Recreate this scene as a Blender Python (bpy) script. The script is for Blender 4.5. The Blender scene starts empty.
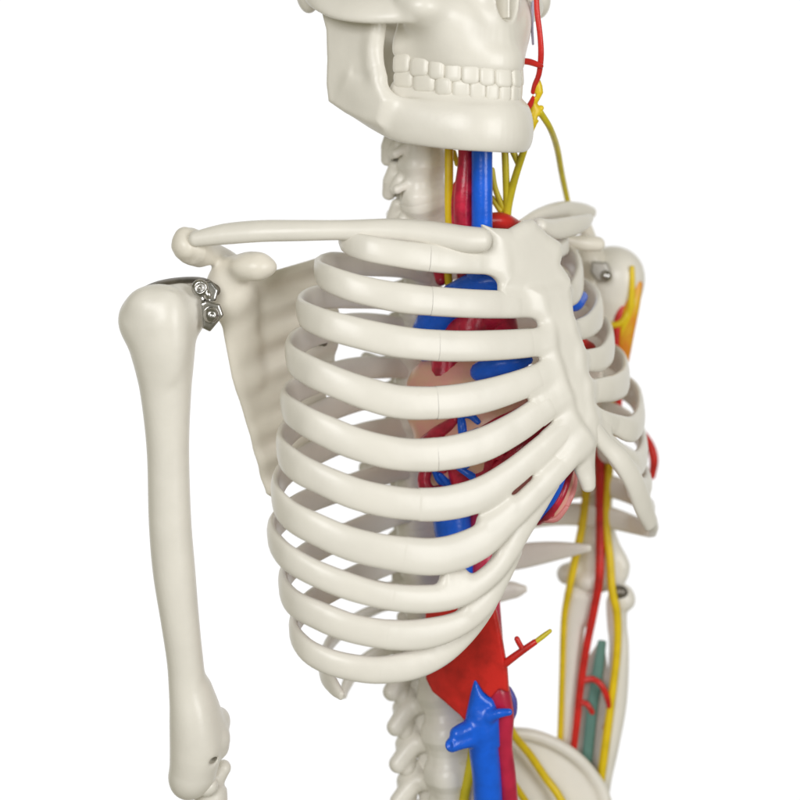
import bpy, math
import numpy as np
from mathutils import Vector

# ------------------------------------------------------------------ camera, world, lamps, exposure
U = 0.00062            # metres per modelling unit
D = 1400.0             # camera distance (units) from the plane of the breastbone
HZ = 160.0             # row of the horizon
sc = bpy.context.scene
cam_d = bpy.data.cameras.new('camera'); cam = bpy.data.objects.new('camera', cam_d)
sc.collection.objects.link(cam); sc.camera = cam
cam.location = (0, -D*U, 0); cam.rotation_euler = (math.radians(90), 0, 0)
cam_d.sensor_width = 36; cam_d.lens = 36*D/800.0
cam_d.shift_y = -(400-HZ)/800.0
cam_d.clip_start = 0.01; cam_d.clip_end = 100
cam_d.dof.use_dof = True; cam_d.dof.focus_distance = (D-10)*U; cam_d.dof.aperture_fstop = 3.8

world = bpy.data.worlds.new('World'); sc.world = world; world.use_nodes = True
wn = world.node_tree; bg = wn.nodes['Background']
tc = wn.nodes.new('ShaderNodeTexCoord'); sp = wn.nodes.new('ShaderNodeSeparateXYZ')
wn.links.new(tc.outputs['Generated'], sp.inputs[0])
mr = wn.nodes.new('ShaderNodeMapRange'); mr.interpolation_type = 'SMOOTHSTEP'
mr.inputs['From Min'].default_value = 0.42; mr.inputs['From Max'].default_value = 0.74
mr.inputs['To Min'].default_value = 0.22; mr.inputs['To Max'].default_value = 1.06
wn.links.new(sp.outputs['Y'], mr.inputs['Value']); wn.links.new(mr.outputs[0], bg.inputs['Strength'])
wc = wn.nodes.new('ShaderNodeMix'); wc.data_type = 'RGBA'           # dim front, warm tint added to warm shadows; white wall of light behind
wc.inputs['A'].default_value = (1, .94, .66, 1); wc.inputs['B'].default_value = (1, 1, 1, 1)
wr = wn.nodes.new('ShaderNodeMapRange'); wr.inputs['From Min'].default_value = 0.42; wr.inputs['From Max'].default_value = 0.7
wn.links.new(sp.outputs['Y'], wr.inputs['Value']); wn.links.new(wr.outputs[0], wc.inputs['Factor'])
wn.links.new(wc.outputs['Result'], bg.inputs['Color'])

def area(name, loc, target, size, power, color=(1, .985, .96)):
    l = bpy.data.lights.new(name, 'AREA'); l.shape = 'RECTANGLE'; l.size = size[0]; l.size_y = size[1]
    l.energy = power; l.color = color
    o = bpy.data.objects.new(name, l); sc.collection.objects.link(o)
    o.location = loc
    o.rotation_euler = (Vector(target)-Vector(loc)).to_track_quat('-Z', 'Y').to_euler()
area('softbox_key', (-0.42, -1.65, 0.42), (0, 0, -0.10), (0.8, 0.7), 16.5, (.985, .982, .99))
area('softbox_fill', (1.15, -1.25, 0.12), (0, 0, -0.10), (0.7, 0.9), 13.2, (.985, .982, .99))
sc.view_settings.view_transform = 'Standard'; sc.view_settings.look = 'None'
sc.view_settings.exposure = 0.0; sc.view_settings.gamma = 1.0

# ------------------------------------------------------------------ geometry helpers
TH = math.radians(37); c_, s_ = math.cos(TH), math.sin(TH)
FW = np.array([s_, -c_, 0.0]); LT = np.array([c_, s_, 0.0]); UP = np.array([0, 0, 1.0])   # the body's forward and left

def W(p):
    p = np.asarray(p, float); s = 1+p[..., 2]/D
    return np.stack([(p[..., 0]-400)*s, p[..., 2], -(p[..., 1]-HZ)*s], -1)
def S(p): return 1+np.asarray(p, float)[..., 2]/D

def catmull(rows, step=4.0):
    R = np.asarray(rows, float)
    if len(R) == 2: R = np.array([R[0], (R[0]+R[1])/2, R[1]])
    R2 = np.vstack([2*R[0]-R[1], R, 2*R[-1]-R[-2]])
    out = []
    for i in range(1, len(R2)-2):
        p0, p1, p2, p3 = R2[i-1:i+3]
        n = max(2, int(np.linalg.norm((p2-p1)[:3])/step))
        t = (np.arange(n)/n)[:, None]
        out.append(.5*((2*p1)+(-p0+p2)*t+(2*p0-5*p1+4*p2-p3)*t*t+(-p0+3*p1-3*p2+p3)*t**3))
    out.append(R[-1][None]); return np.vstack(out)

def unit(v):
    return v/np.maximum(np.linalg.norm(v, axis=-1, keepdims=True), 1e-9)

def frames(P, N):
    T = unit(np.gradient(P, axis=0)); N = np.broadcast_to(np.asarray(N, float), P.shape)
    N = unit(N-(N*T).sum(1, keepdims=True)*T)
    return T, N, np.cross(T, N)

def pframes(P):
    T = unit(np.gradient(P, axis=0)); N = np.zeros_like(P)
    v = np.array([0.3, -0.8, 0.5]); v = v-v.dot(T[0])*T[0]; N[0] = v/np.linalg.norm(v)
    for i in range(1, len(P)):
        v = N[i-1]-N[i-1].dot(T[i])*T[i]; N[i] = v/max(1e-9, np.linalg.norm(v))
    return T, N, np.cross(T, N)

MEM = {}
def mesh_obj(name, V, F, mat, parent=None, smooth=True):
    me = bpy.data.meshes.new(name)
    me.from_pydata((np.asarray(V)*U).tolist(), [], [list(map(int, f)) for f in F]); me.update()
    if smooth: me.polygons.foreach_set('use_smooth', [True]*len(me.polygons))
    me.materials.append(mat)
    o = bpy.data.objects.new(name, me); sc.collection.objects.link(o)
    if parent is not None: o.parent = parent
    return o

def sweep(name, P, hw, th, N, mat, parent, n=20, ex=2.5, cap=(True, True), wob=0.0, seed=0):
    """sweep a superellipse along P; hw across, th along N"""
    P = np.asarray(P, float); m = len(P)
    hw = np.broadcast_to(hw, (m,)).astype(float).copy(); th = np.broadcast_to(th, (m,)).astype(float).copy()
    if N is None: T, Nn, B = pframes(P)
    else: T, Nn, B = frames(P, N)
    # rounded ends
    rows = [(P[i], hw[i], th[i], i) for i in range(m)]
    def capr(i, sgn):
        r = min(th[i], hw[i]); out = []
        for a in (25, 50, 70, 84):
            a = math.radians(a); q = math.cos(a)
            out.append((P[i]+sgn*T[i]*r*math.sin(a), hw[i]-r*(1-q), th[i]-r*(1-q) if th[i] > r else th[i]*q, i))
        return out
    if cap[0]: rows = capr(0, -1)[::-1]+rows
    if cap[1]: rows = rows+capr(m-1, 1)
    ang = np.arange(n)/n*2*np.pi
    ca, sa = np.cos(ang), np.sin(ang)
    cx = np.sign(ca)*np.abs(ca)**(2/ex); sy = np.sign(sa)*np.abs(sa)**(2/ex)
    V = []
    rs = np.random.RandomState(seed)
    ph = rs.rand(4)*6
    for k, (p, h, t, i) in enumerate(rows):
        w = 1+wob*(math.sin(k*.23+ph[0])+.6*math.sin(k*.51+ph[1]))
        V.append(p+np.outer(cx*h*w, B[i])+np.outer(sy*t*w, Nn[i]))
    V = np.vstack(V); F = []
    M = len(rows)
    for k in range(M-1):
        for j in range(n):
            F.append((k*n+j, k*n+(j+1) % n, (k+1)*n+(j+1) % n, (k+1)*n+j))
    if cap[0]: F.append(tuple(range(n))[::-1])
    if cap[1]: F.append(tuple((M-1)*n+j for j in range(n)))
    return mesh_obj(name, V, F, mat, parent)

def tube(name, rows, mat, parent, step=4.0, n=14, flat=1.0, N=None, cap=(True, True), wob=0.0, seed=0):
    """rows of (px, py, depth, radius)"""
    R = catmull(rows, step); P = W(R[:, :3]); r = R[:, 3]*S(R[:, :3])
    return sweep(name, P, r, r*flat, N, mat, parent, n=n, ex=2.0, cap=cap, wob=wob, seed=seed)

# --- signed distance modelling, turned to a mesh with surface nets
class Sdf:
    def __init__(s, h=1.4): s.ops = []; s.h = h
    def add(s, lo, hi, fn, k, sub):
        s.ops.append((np.asarray(lo, float), np.asarray(hi, float), fn, k, sub)); return s
    def ellw(s, c, r, axes=None, k=4, sub=False):
        c = np.asarray(c, float); r = np.asarray(r, float)*np.ones(3)
        A = np.eye(3) if axes is None else np.asarray(axes)
        ext = np.abs(A.T) @ r if axes is not None else r
        def fn(X):
            q = (X-c) @ A.T/r; l = np.sqrt((q*q).sum(-1)); g = np.sqrt(((q/r)**2).sum(-1))
            return l*(l-1)/np.maximum(g, 1e-6)
        ext = np.max(r)*np.ones(3) if axes is not None else r
        return s.add(c-ext, c+ext, fn, k, sub)
    def ell(s, p, r, axes=None, k=4, sub=False):
        f = S(np.asarray(p, float)); return s.ellw(W(p), np.array([r[0], r[2], r[1]])*f, axes, k, sub)   # r: across, up, deep
    def strip(s, P, hw, th, N=None, k=4, sub=False, ex=2.0):
        P = np.asarray(P, float); m = len(P)
        hw = np.broadcast_to(hw, (m,)).astype(float); th = np.broadcast_to(th, (m,)).astype(float)
        T, Nn, B = pframes(P) if N is None else frames(P, N)
        R = np.max(np.maximum(hw, th)); lo = P.min(0)-R; hi = P.max(0)+R
        def fn(X):
            shp = X.shape[:-1]; X = X.reshape(-1, 3)
            best = np.full(len(X), 1e9); bv = np.full(len(X), 60.0)
            for i in range(m-1):
                a, b = P[i], P[i+1]
                r = max(hw[i], hw[i+1], th[i], th[i+1])+k+8
                l2, h2 = np.minimum(a, b)-r, np.maximum(a, b)+r
                idx = np.nonzero(((X > l2) & (X < h2)).all(1))[0]
                if not len(idx): continue
                Y = X[idx]; d = b-a; t = np.clip(((Y-a) @ d)/max(d @ d, 1e-9), 0, 1)
                q = Y-a-t[:, None]*d; dist = (q*q).sum(1)
                mk = dist < best[idx]; idx = idx[mk]; q = q[mk]; t = t[mk]; best[idx] = dist[mk]
                Ni = Nn[i]*(1-t[:, None])+Nn[i+1]*t[:, None]; Bi = B[i]*(1-t[:, None])+B[i+1]*t[:, None]
                h = hw[i]*(1-t)+hw[i+1]*t; tt = th[i]*(1-t)+th[i+1]*t
                n_ = (q*Ni).sum(1); b_ = (q*Bi).sum(1); w_ = np.sqrt(np.maximum(0, (q*q).sum(1)-n_**2-b_**2))
                mn = np.minimum(h, tt)
                l = (np.abs(n_/tt)**ex+np.abs(b_/h)**ex+np.abs(w_/mn)**ex)**(1/ex)
                g = np.sqrt((n_/tt**2)**2+(b_/h**2)**2+(w_/mn**2)**2)
                bv[idx] = np.where(l < .3, -mn*(1-l), l*(l-1)/np.maximum(g, 1e-6))
            return bv.reshape(shp)
        return s.add(lo, hi, fn, k, sub)
    def path(s, rows, N=None, k=4, sub=False, step=5, ex=2.0):
        """rows (px,py,d,hw[,th])"""
        R = catmull(rows, step); P = W(R[:, :3]); f = S(R[:, :3])
        th = R[:, 4]*f if R.shape[1] > 4 else R[:, 3]*f
        return s.strip(P, R[:, 3]*f, th, N, k, sub, ex)
    def plate(s, outline, th, rnd=2.5, bend=None, k=4, sub=False, soft=0):
        """outline rows (px,py,d): closed polygon on (about) a plane"""
        Pw = W(np.asarray(outline, float)); c = Pw.mean(0)
        u, sv, vt = np.linalg.svd(Pw-c); ax, ay, an = vt
        if an[1] > 0: an = -an
        poly = np.stack([(Pw-c) @ ax, (Pw-c) @ ay], 1)
        pd = th+rnd+8
        def fn(X):
            q = X-c; x = q @ ax; y = q @ ay; n = q @ an
            if bend is not None: n = n-bend(X)
            shp = x.shape; x = x.ravel(); y = y.ravel(); n = n.ravel()
            d = np.full(len(x), 1e9); ins = np.zeros(len(x), bool)
            for i in range(len(poly)):
                a, b = poly[i], poly[(i+1) % len(poly)]; e = b-a
                t = np.clip(((x-a[0])*e[0]+(y-a[1])*e[1])/(e @ e), 0, 1)
                d = np.minimum(d, (x-a[0]-t*e[0])**2+(y-a[1]-t*e[1])**2)
                cr = ((a[1] > y) != (b[1] > y))
                with np.errstate(divide='ignore', invalid='ignore'):
                    xi = a[0]+(y-a[1])*e[0]/(e[1] if abs(e[1]) > 1e-9 else 1e-9)
                ins ^= cr & (x < xi)
            d = np.sqrt(d); d = np.where(ins, -d, d)
            if soft:
                l = np.sqrt((np.maximum(d+soft, 0)/soft)**2+(n/th)**2); return ((l-1)*th).reshape(shp)
            qx = d+rnd; qy = np.abs(n)-th+rnd
            v = np.minimum(np.maximum(qx, qy), 0)+np.sqrt(np.maximum(qx, 0)**2+np.maximum(qy, 0)**2)-rnd
            return v.reshape(shp)
        return s.add(Pw.min(0)-pd, Pw.max(0)+pd, fn, k, sub)
    def build(s, name, mat, parent, noise=0.0, clip=None):
        h = s.h
        lo = np.min([o[0] for o in s.ops if not o[4]], 0)-4*h; hi = np.max([o[1] for o in s.ops if not o[4]], 0)+4*h
        if clip is not None: lo = np.maximum(lo, clip[0]); hi = np.minimum(hi, clip[1])
        dim = np.ceil((hi-lo)/h).astype(int)+1
        if (dim < 2).any() or dim.prod() > 6e7: raise ValueError("grid %s %s %s %s" % (name, dim, lo, hi))
        F = np.full(dim, 40.0)
        ax = [lo[i]+h*np.arange(dim[i]) for i in range(3)]
        for (l, u, fn, k, sub) in s.ops:
            pad = k+3*h
            i0 = np.maximum(0, np.floor((l-pad-lo)/h).astype(int)); i1 = np.minimum(dim, np.ceil((u+pad-lo)/h).astype(int)+1)
            if (i1 <= i0).any(): continue
            sl = tuple(slice(a, b) for a, b in zip(i0, i1))
            G = np.stack(np.meshgrid(ax[0][sl[0]], ax[1][sl[1]], ax[2][sl[2]], indexing='ij'), -1)
            v = fn(G); a = F[sl]
            if sub:
                v = -v; hh = np.clip(.5-.5*(v-a)/k, 0, 1) if k > 0 else (a > v)*1.0
                F[sl] = v*(1-hh)+a*hh+k*hh*(1-hh)
            else:
                hh = np.clip(.5+.5*(a-v)/k, 0, 1); F[sl] = a*(1-hh)+v*hh-k*hh*(1-hh)
        F[0] = F[-1] = 5; F[:, 0] = F[:, -1] = 5; F[:, :, 0] = F[:, :, -1] = 5
        V, Q = surfnet(F); V = V*h+lo
        return mesh_obj(name, V, Q, mat, parent)

def surfnet(F):
    I = F < 0; nx, ny, nz = F.shape
    cnt = np.zeros((nx-1, ny-1, nz-1)); acc = np.zeros((nx-1, ny-1, nz-1, 3))
    def sub(A, o): return A[o[0]:nx-1+o[0], o[1]:ny-1+o[1], o[2]:nz-1+o[2]]
    for ax in range(3):
        o1 = [(0, 0), (0, 1), (1, 0), (1, 1)]
        for (u, v) in o1:
            a = [0, 0, 0]; oth = [i for i in range(3) if i != ax]; a[oth[0]] = u; a[oth[1]] = v
            b = list(a); b[ax] = 1
            fa, fb = sub(F, a), sub(F, b); m = (fa < 0) != (fb < 0)
            ii = np.nonzero(m); t = fa[ii]/(fa[ii]-fb[ii])
            cnt[ii] += 1
            p = np.zeros((len(t), 3)); p += a; p[:, ax] = t
            acc[ii] += p
    m = cnt > 0; ii = np.nonzero(m); idx = -np.ones(cnt.shape, int); idx[ii] = np.arange(len(ii[0]))
    V = acc[ii]/cnt[ii][:, None]+np.stack(ii, 1)
    Q = []
    for ax in range(3):
        o = [i for i in range(3) if i != ax]
        sl0 = [slice(1, -1)]*3; sl1 = [slice(1, -1)]*3
        sl0[ax] = slice(0, -1); sl1[ax] = slice(1, None)
        A = I[tuple(sl0)]; Bm = I[tuple(sl1)]
        for flip in (0, 1):
            k = np.nonzero((A & ~Bm) if not flip else (~A & Bm))
            if not len(k[0]): continue
            g = [k[0].copy(), k[1].copy(), k[2].copy()]
            g[o[0]] += 1; g[o[1]] += 1
            def at(du, dv):
                q = [g[0].copy(), g[1].copy(), g[2].copy()]; q[o[0]] += du; q[o[1]] += dv
                return idx[tuple(q)]
            quad = np.stack([at(-1, -1), at(0, -1), at(0, 0), at(-1, 0)], 1)
            if (ax == 1) != bool(flip): quad = quad[:, ::-1]
            Q.append(quad)
    return V, np.vstack(Q)

# ------------------------------------------------------------------ materials
def plastic(name, col, rough=.42, spec=.5, sss=.0, var=.06, bump=.12, scale=60, col2=None, coat=0.0):
    m = bpy.data.materials.new(name); m.use_nodes = True; nt = m.node_tree; b = nt.nodes['Principled BSDF']
    t = nt.nodes.new('ShaderNodeTexCoord')
    n = nt.nodes.new('ShaderNodeTexNoise'); n.inputs['Scale'].default_value = scale; n.inputs['Detail'].default_value = 5
    nt.links.new(t.outputs['Object'], n.inputs['Vector'])
    mx = nt.nodes.new('ShaderNodeMix'); mx.data_type = 'RGBA'
    mx.inputs['A'].default_value = (*col, 1)
    c2 = col2 if col2 else tuple(x*(1-var*2) for x in col)
    mx.inputs['B'].default_value = (*c2, 1)
    r = nt.nodes.new('ShaderNodeMapRange'); r.inputs['From Min'].default_value = .38; r.inputs['From Max'].default_value = .68
    nt.links.new(n.outputs['Fac'], r.inputs['Value']); nt.links.new(r.outputs[0], mx.inputs['Factor'])
    nt.links.new(mx.outputs['Result'], b.inputs['Base Color'])
    b.inputs['Roughness'].default_value = rough; b.inputs['Specular IOR Level'].default_value = spec
    b.inputs['Coat Weight'].default_value = coat
    if sss:
        b.inputs['Subsurface Weight'].default_value = sss; b.inputs['Subsurface Radius'].default_value = (1, .8, .55)
        b.inputs['Subsurface Scale'].default_value = 0.0025
    if bump:
        n2 = nt.nodes.new('ShaderNodeTexNoise'); n2.inputs['Scale'].default_value = scale*3; n2.inputs['Detail'].default_value = 3
        nt.links.new(t.outputs['Object'], n2.inputs['Vector'])
        bp = nt.nodes.new('ShaderNodeBump'); bp.inputs['Strength'].default_value = bump; bp.inputs['Distance'].default_value = 0.001
        nt.links.new(n2.outputs['Fac'], bp.inputs['Height']); nt.links.new(bp.outputs[0], b.inputs['Normal'])
    return m
BONE = plastic('bone_plastic', (.825, .797, .728), .34, .48, var=.03, bump=.18, scale=38)
BLADE = plastic('blade_plastic', (.825, .782, .69), .36, .45, var=.03, bump=.18, scale=38)
CART = plastic('cartilage_plastic', (.825, .799, .732), .33, .48, var=.025, bump=.15, scale=38)
TEETH = plastic('teeth_plastic', (.825, .797, .725), .35, .5, var=.02, bump=.04)
DISC = plastic('disc_plastic', (.70, .67, .58), .5, .4, var=.03)
BLUE = plastic('blue_vein_paint', (.006, .13, .80), .26, .5, var=.09, bump=.2, scale=110)
RED = plastic('red_artery_paint', (.68, .024, .018), .30, .5, var=.16, bump=.16, scale=90)
CRIM = plastic('crimson_artery_paint', (.62, .018, .06), .28, .5, var=.26, bump=.25, scale=120)
YEL = plastic('yellow_nerve_paint', (.84, .61, .012), .36, .5, var=.08, bump=.10, scale=90)
OLIVE = plastic('olive_nerve_rubber', (.66, .55, .02), .38, .5, var=.08, bump=.08, scale=90)
ORANGE = plastic('orange_paint', (.74, .24, .01), .38, .5, var=.1, bump=.10, scale=90, col2=(.74, .44, .01))
PINK = plastic('pink_heart_paint', (.82, .40, .34), .32, .5, bump=.25, scale=55, col2=(.76, .50, .32))
ROSE = plastic('rose_paint', (.70, .26, .25), .36, .5, var=.1, bump=.15, scale=70)
TEAL = plastic('teal_membrane_paint', (.13, .28, .24), .5, .4, var=.08)
METAL = plastic('steel', (.55, .54, .52), .24, .5, var=.2, bump=.05, scale=120)
METAL.node_tree.nodes['Principled BSDF'].inputs['Metallic'].default_value = 1
DARKM = plastic('dull_steel_and_shade', (.22, .20, .17), .4, .5, var=.2, bump=.2, scale=120)  # dull screws, and the strip standing in for shade on the arm head
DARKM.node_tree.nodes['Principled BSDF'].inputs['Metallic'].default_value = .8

# ------------------------------------------------------------------ the one thing
root = bpy.data.objects.new('skeleton_model', None); sc.collection.objects.link(root)
root.location = (0, 0, 0); root.empty_display_size = .05
root['label'] = 'cream anatomical skeleton with red, blue and yellow vessels and a heart in the ribs'
root['category'] = 'skeleton'
def lab(o, t): o['label'] = t; return o

# ------------------------------------------------------------------ ribs
def ell_solver(Sp, E, L, side):
    """horizontal ellipse through the spine point Sp and breastbone point E (px, depth) whose outline reaches pixel L"""
    Sx, Ex = (Sp[0]-400)*(1+Sp[1]/D), (E[0]-400)*(1+E[1]/D)
    Cx, Cd = (Sx+Ex)/2, (Sp[1]+E[1])/2
    A = math.hypot(Sx-Ex, Sp[1]-E[1])/2
    de = Cd-90*side
    for _ in range(8):
        X = (L-400)*(1+de/D); R = abs(Cx-X)
        Wd = math.sqrt(max(R*R-(A*s_)**2, 30.0**2))/c_
        de = Cd-side*(Wd*Wd-A*A)*s_*c_/R
    return Cx, Cd, A, Wd
def ell_depth(px, br, pr, d0):
    Cx, Cd, A, Wd = pr; d = d0
    for _ in range(6):
        X = (px-400)*(1+d/D)-Cx
        a = s_**2/Wd**2+c_**2/A**2; b = 2*X*c_*s_*(1/Wd**2-1/A**2); q = X*X*(c_**2/Wd**2+s_**2/A**2)-1
        disc = max(b*b-4*a*q, 0); y = (-b+br*math.sqrt(disc))/(2*a)
        d = .5*d+.5*(y+Cd)
    return d

def rib_path(pts, iext, pr, side, step=4.0):
    """pts rows (px,py,hw,th), spine -> breastbone; iext = index of outermost point"""
    R = catmull([(p[0], p[1], 0, p[2], p[3]) for p in pts], step)
    # locate extreme
    j = int(np.argmin(R[:, 0]) if side > 0 else np.argmax(R[:, 0]))
    d = np.zeros(len(R)); prev = pr[1]
    for i in range(len(R)):
        d[i] = ell_depth(R[i, 0], 1 if i < j else -1, pr, prev if i else pr[1])
        prev = d[i]
    for _ in range(14):
        d[1:-1] = .25*d[:-2]+.5*d[1:-1]+.25*d[2:]
    R[:, 2] = d
    return R, j

# right side (nearer the viewer's left). rows: (x, y, half height, half thickness)
RIBS = {
 1: dict(S=(436, 110), E=(497, -5), pts=[(432,246,8,5),(395,236,9,5),(358,234,9,5),(343,239,11,5),(362,247,13,5.5),(400,254,14,6),(440,259,14,6),(470,261,13,6),(493,263,12,6)], seam=430),
 2: dict(S=(430, 140), E=(528, 4), pts=[(428,276,8,5),(400,268,10,5),(360,265,11,4.5),(331,264,12,4.5),(319,273,13,5),(345,285,14,6),(375,293,14.5,6.5),(410,299,15,7),(460,303,14.5,7),(500,304.5,14,7),(529,305,13,7)], seam=432),
 3: dict(S=(425, 160), E=(542, 0), pts=[(425,306,8,5),(395,300,10,5),(355,297,11.5,4.5),(316,298,12.5,4.5),(301,311,14,5),(320,322,14.5,6),(350,331,15,6.5),(400,342,16,7),(450,346,15.5,7),(500,345,15,7),(541,342,14,7)], seam=438),
 4: dict(S=(422, 170), E=(552, -1), pts=[(424,336,8,5),(395,326,10,5),(350,325,12,4.5),(304,338,13,4.5),(290,356,14.5,5),(308,370,15,6),(335,382,15.5,6.5),(365,393,16,7),(400,402,16.5,7),(440,402.5,16.5,7),(480,397,16.5,7),(517,386,15,7),(549,373,13.5,7)], seam=437),
 5: dict(S=(420, 175), E=(562, 1), pts=[(424,374,9,5),(398,368,10.5,5),(350,370,12,4.5),(300,388,13,4.5),(285,404,14.5,5),(302,419,15,6),(328,432,15.5,6.5),(360,445,16,7),(400,454,16.5,7),(440,454,16.5,7),(480,445.5,17,7),(515,428,16,7),(541,410,14.5,7),(558,398,13,7)], seam=436),
 6: dict(S=(419, 180), E=(572, 3), pts=[(422,401,9,5),(395,394,10.5,5),(350,402,12,4.5),(298,424,13,4.5),(281,447,14.5,5),(296,466,15,6),(325,481,15,6.5),(360,495,15.5,7),(400,503,16,7),(440,504,16.5,7),(478,495,16.5,7),(510,475,14.5,7),(540,450,13,7),(567,427,12.5,7)], seam=424),
 7: dict(S=(419, 182), E=(584, 6), pts=[(422,436,9,5),(395,428,10.5,5),(345,440,12,4.5),(292,466,13,4.5),(276,493,14.5,5),(289,514,15,6),(318,530,15.5,6.5),(355,545,16.5,7),(400,554,17.5,7),(440,556,18,7),(478,543,17,7),(508,519,14,7),(538,490,12.5,7),(562,465,12,7),(580,445,11,7)], seam=405),
 8: dict(S=(421, 182), E=(560, -3), pts=[(424,472,9,5),(398,470,10.5,5),(350,486,12,4.5),(300,505,12.5,4.5),(273,530,13,5),(281,551,13,6),(305,568,13,6.5),(345,585,13,7),(385,596,13,7),(425,599,13.5,7),(462,593,12.5,7),(490,575,11,7),(508,552,11,7),(522,528,11,7),(538,505,9,7),(552,484,7,6.5)], seam=395),
 9: dict(S=(425, 180), E=(545, -5), pts=[(428,514,9,5),(400,514,10.5,5),(355,531,12,4.5),(305,556,12.5,4.5),(284,580,13,5),(292,601,13.5,6),(320,616,14,6.5),(355,629,14,7),(395,635,14.5,7),(430,633,14.5,7),(462,622,12,7),(485,602,11.5,7),(500,576,10,7),(512,552,8,7)], seam=388),
 10: dict(S=(430, 175), E=(530, 5), pts=[(432,556,9,5),(405,558,10.5,5),(360,575,12,4.5),(310,603,12.5,4.5),(294,628,11,5),(305,648,11.5,6),(325,660,12.5,6.5),(350,667,13,7),(380,670,13,7),(412,665,14,7),(440,653,13,7),(464,634,11,7),(483,610,10,7),(497,585,8,7)], seam=380),
}
EXT = {1: 338, 2: 315, 3: 297, 4: 286, 5: 281, 6: 277, 7: 272, 8: 269, 9: 280, 10: 290}
merged = Sdf(1.35)
def outward(P, pr):
    v = P-np.array([pr[0], pr[1], 0]); v[:, 2] = 0
    u = v @ LT; w = v @ FW
    n = np.outer(u/pr[3]**2, LT)+np.outer(w/pr[2]**2, FW)
    return unit(n)
RIBEND = {}; ENDS = []
for k, r in RIBS.items():
    pr = ell_solver(r['S'], r['E'], EXT[k], 1)
    R, j = rib_path(r['pts'], None, pr, 1)
    P = W(R[:, :3]); f = S(R[:, :3]); N = outward(P, pr)
    N = unit(N+np.array([0, 0, .18])*np.clip((N @ FW)[:, None], -1, 1))
    cut = next(i for i in range(j, len(R)) if R[i, 0] > r['seam'])
    o = sweep('rib', P[:cut], R[:cut, 3]*f[:cut], R[:cut, 4]*f[:cut], N[:cut], BONE, root, n=24, ex=2.5, cap=(True, False), wob=.012, seed=k)
    RIBEND[k] = (R, P, pr); ENDS.append((k, P[-7:], R[-7:, 3]*f[-7:], R[-7:, 4]*f[-7:], N[-7:]))
    off = 1
    if k <= 5:
        e_ = len(R)-3
        sweep('costal_cartilage', P[cut-1:e_]+(P[cut]-P[cut-1])*.03, R[cut-1:e_, 3]*f[cut-1:e_]*1.004, R[cut-1:e_, 4]*f[cut-1:e_]*1.006, N[cut-1:e_], CART, o, n=24, ex=2.4, cap=(False, True))
    else:
        merged.strip(P[cut-1:]+(P[cut]-P[cut-1])*.03, R[cut-1:, 3]*f[cut-1:]*1.015, R[cut-1:, 4]*f[cut-1:]*1.03, N[cut-1:], k=3.5, ex=2.3)
def web(M, k, pts, hw, th=6, kk=9):
    # fills the groove between neighbouring cartilages; depth follows rib k
    R, P, pr = k
    rows = []
    j = int(np.argmin(R[:, 0]))
    for (x, y) in pts:
        i = j+int(np.argmin((R[j:, 0]-x)**2+(R[j:, 1]-y)**2)); rows.append((x, y, R[i, 2]+2, hw, th))
    Rr = catmull(rows, 4); Pw = W(Rr[:, :3]); M.strip(Pw, Rr[:, 3], Rr[:, 4], outward(Pw, pr), k=kk)
web(merged, RIBEND[7], [(484,521),(498,510),(507,503)], 7)
web(merged, RIBEND[7], [(537,469),(552,450),(570,436)], 7)
web(merged, RIBEND[8], [(446,578),(462,576)], 8)
web(merged, RIBEND[8], [(498,546),(512,528),(530,505)], 7)
web(merged, RIBEND[9], [(468,607),(486,594),(500,572),(512,548)], 9)
web(merged, RIBEND[10], [(432,641),(452,632),(474,612),(492,586)], 9)
merged.build('costal_margin', CART, root)

# floating ribs, near side
def free(name, rows, N, parent=root, mat=BONE):
    R = catmull(rows, 4); P = W(R[:, :3]); f = S(R[:, :3])
    return sweep(name, P, R[:, 3]*f, R[:, 4]*f, N, mat, parent, n=20, ex=2.4)
free('rib', [(434,597,172,9,5),(405,601,184,10,5),(370,612,170,11,4.5),(340,632,135,11.5,4.5),(325,652,95,11.5,4.5),(325,672,60,11,4.5),(334,687,38,8.5,4.5),(341,695,28,5,3.5)], (-.7, -.2, .1))
free('rib', [(438,638,168,8,5),(410,642,182,9,5),(380,652,180,9,4.5),(357,668,165,8.5,4.5),(346,686,150,7,4),(344,695,140,4,3)], (-.7, .5, .1))

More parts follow.
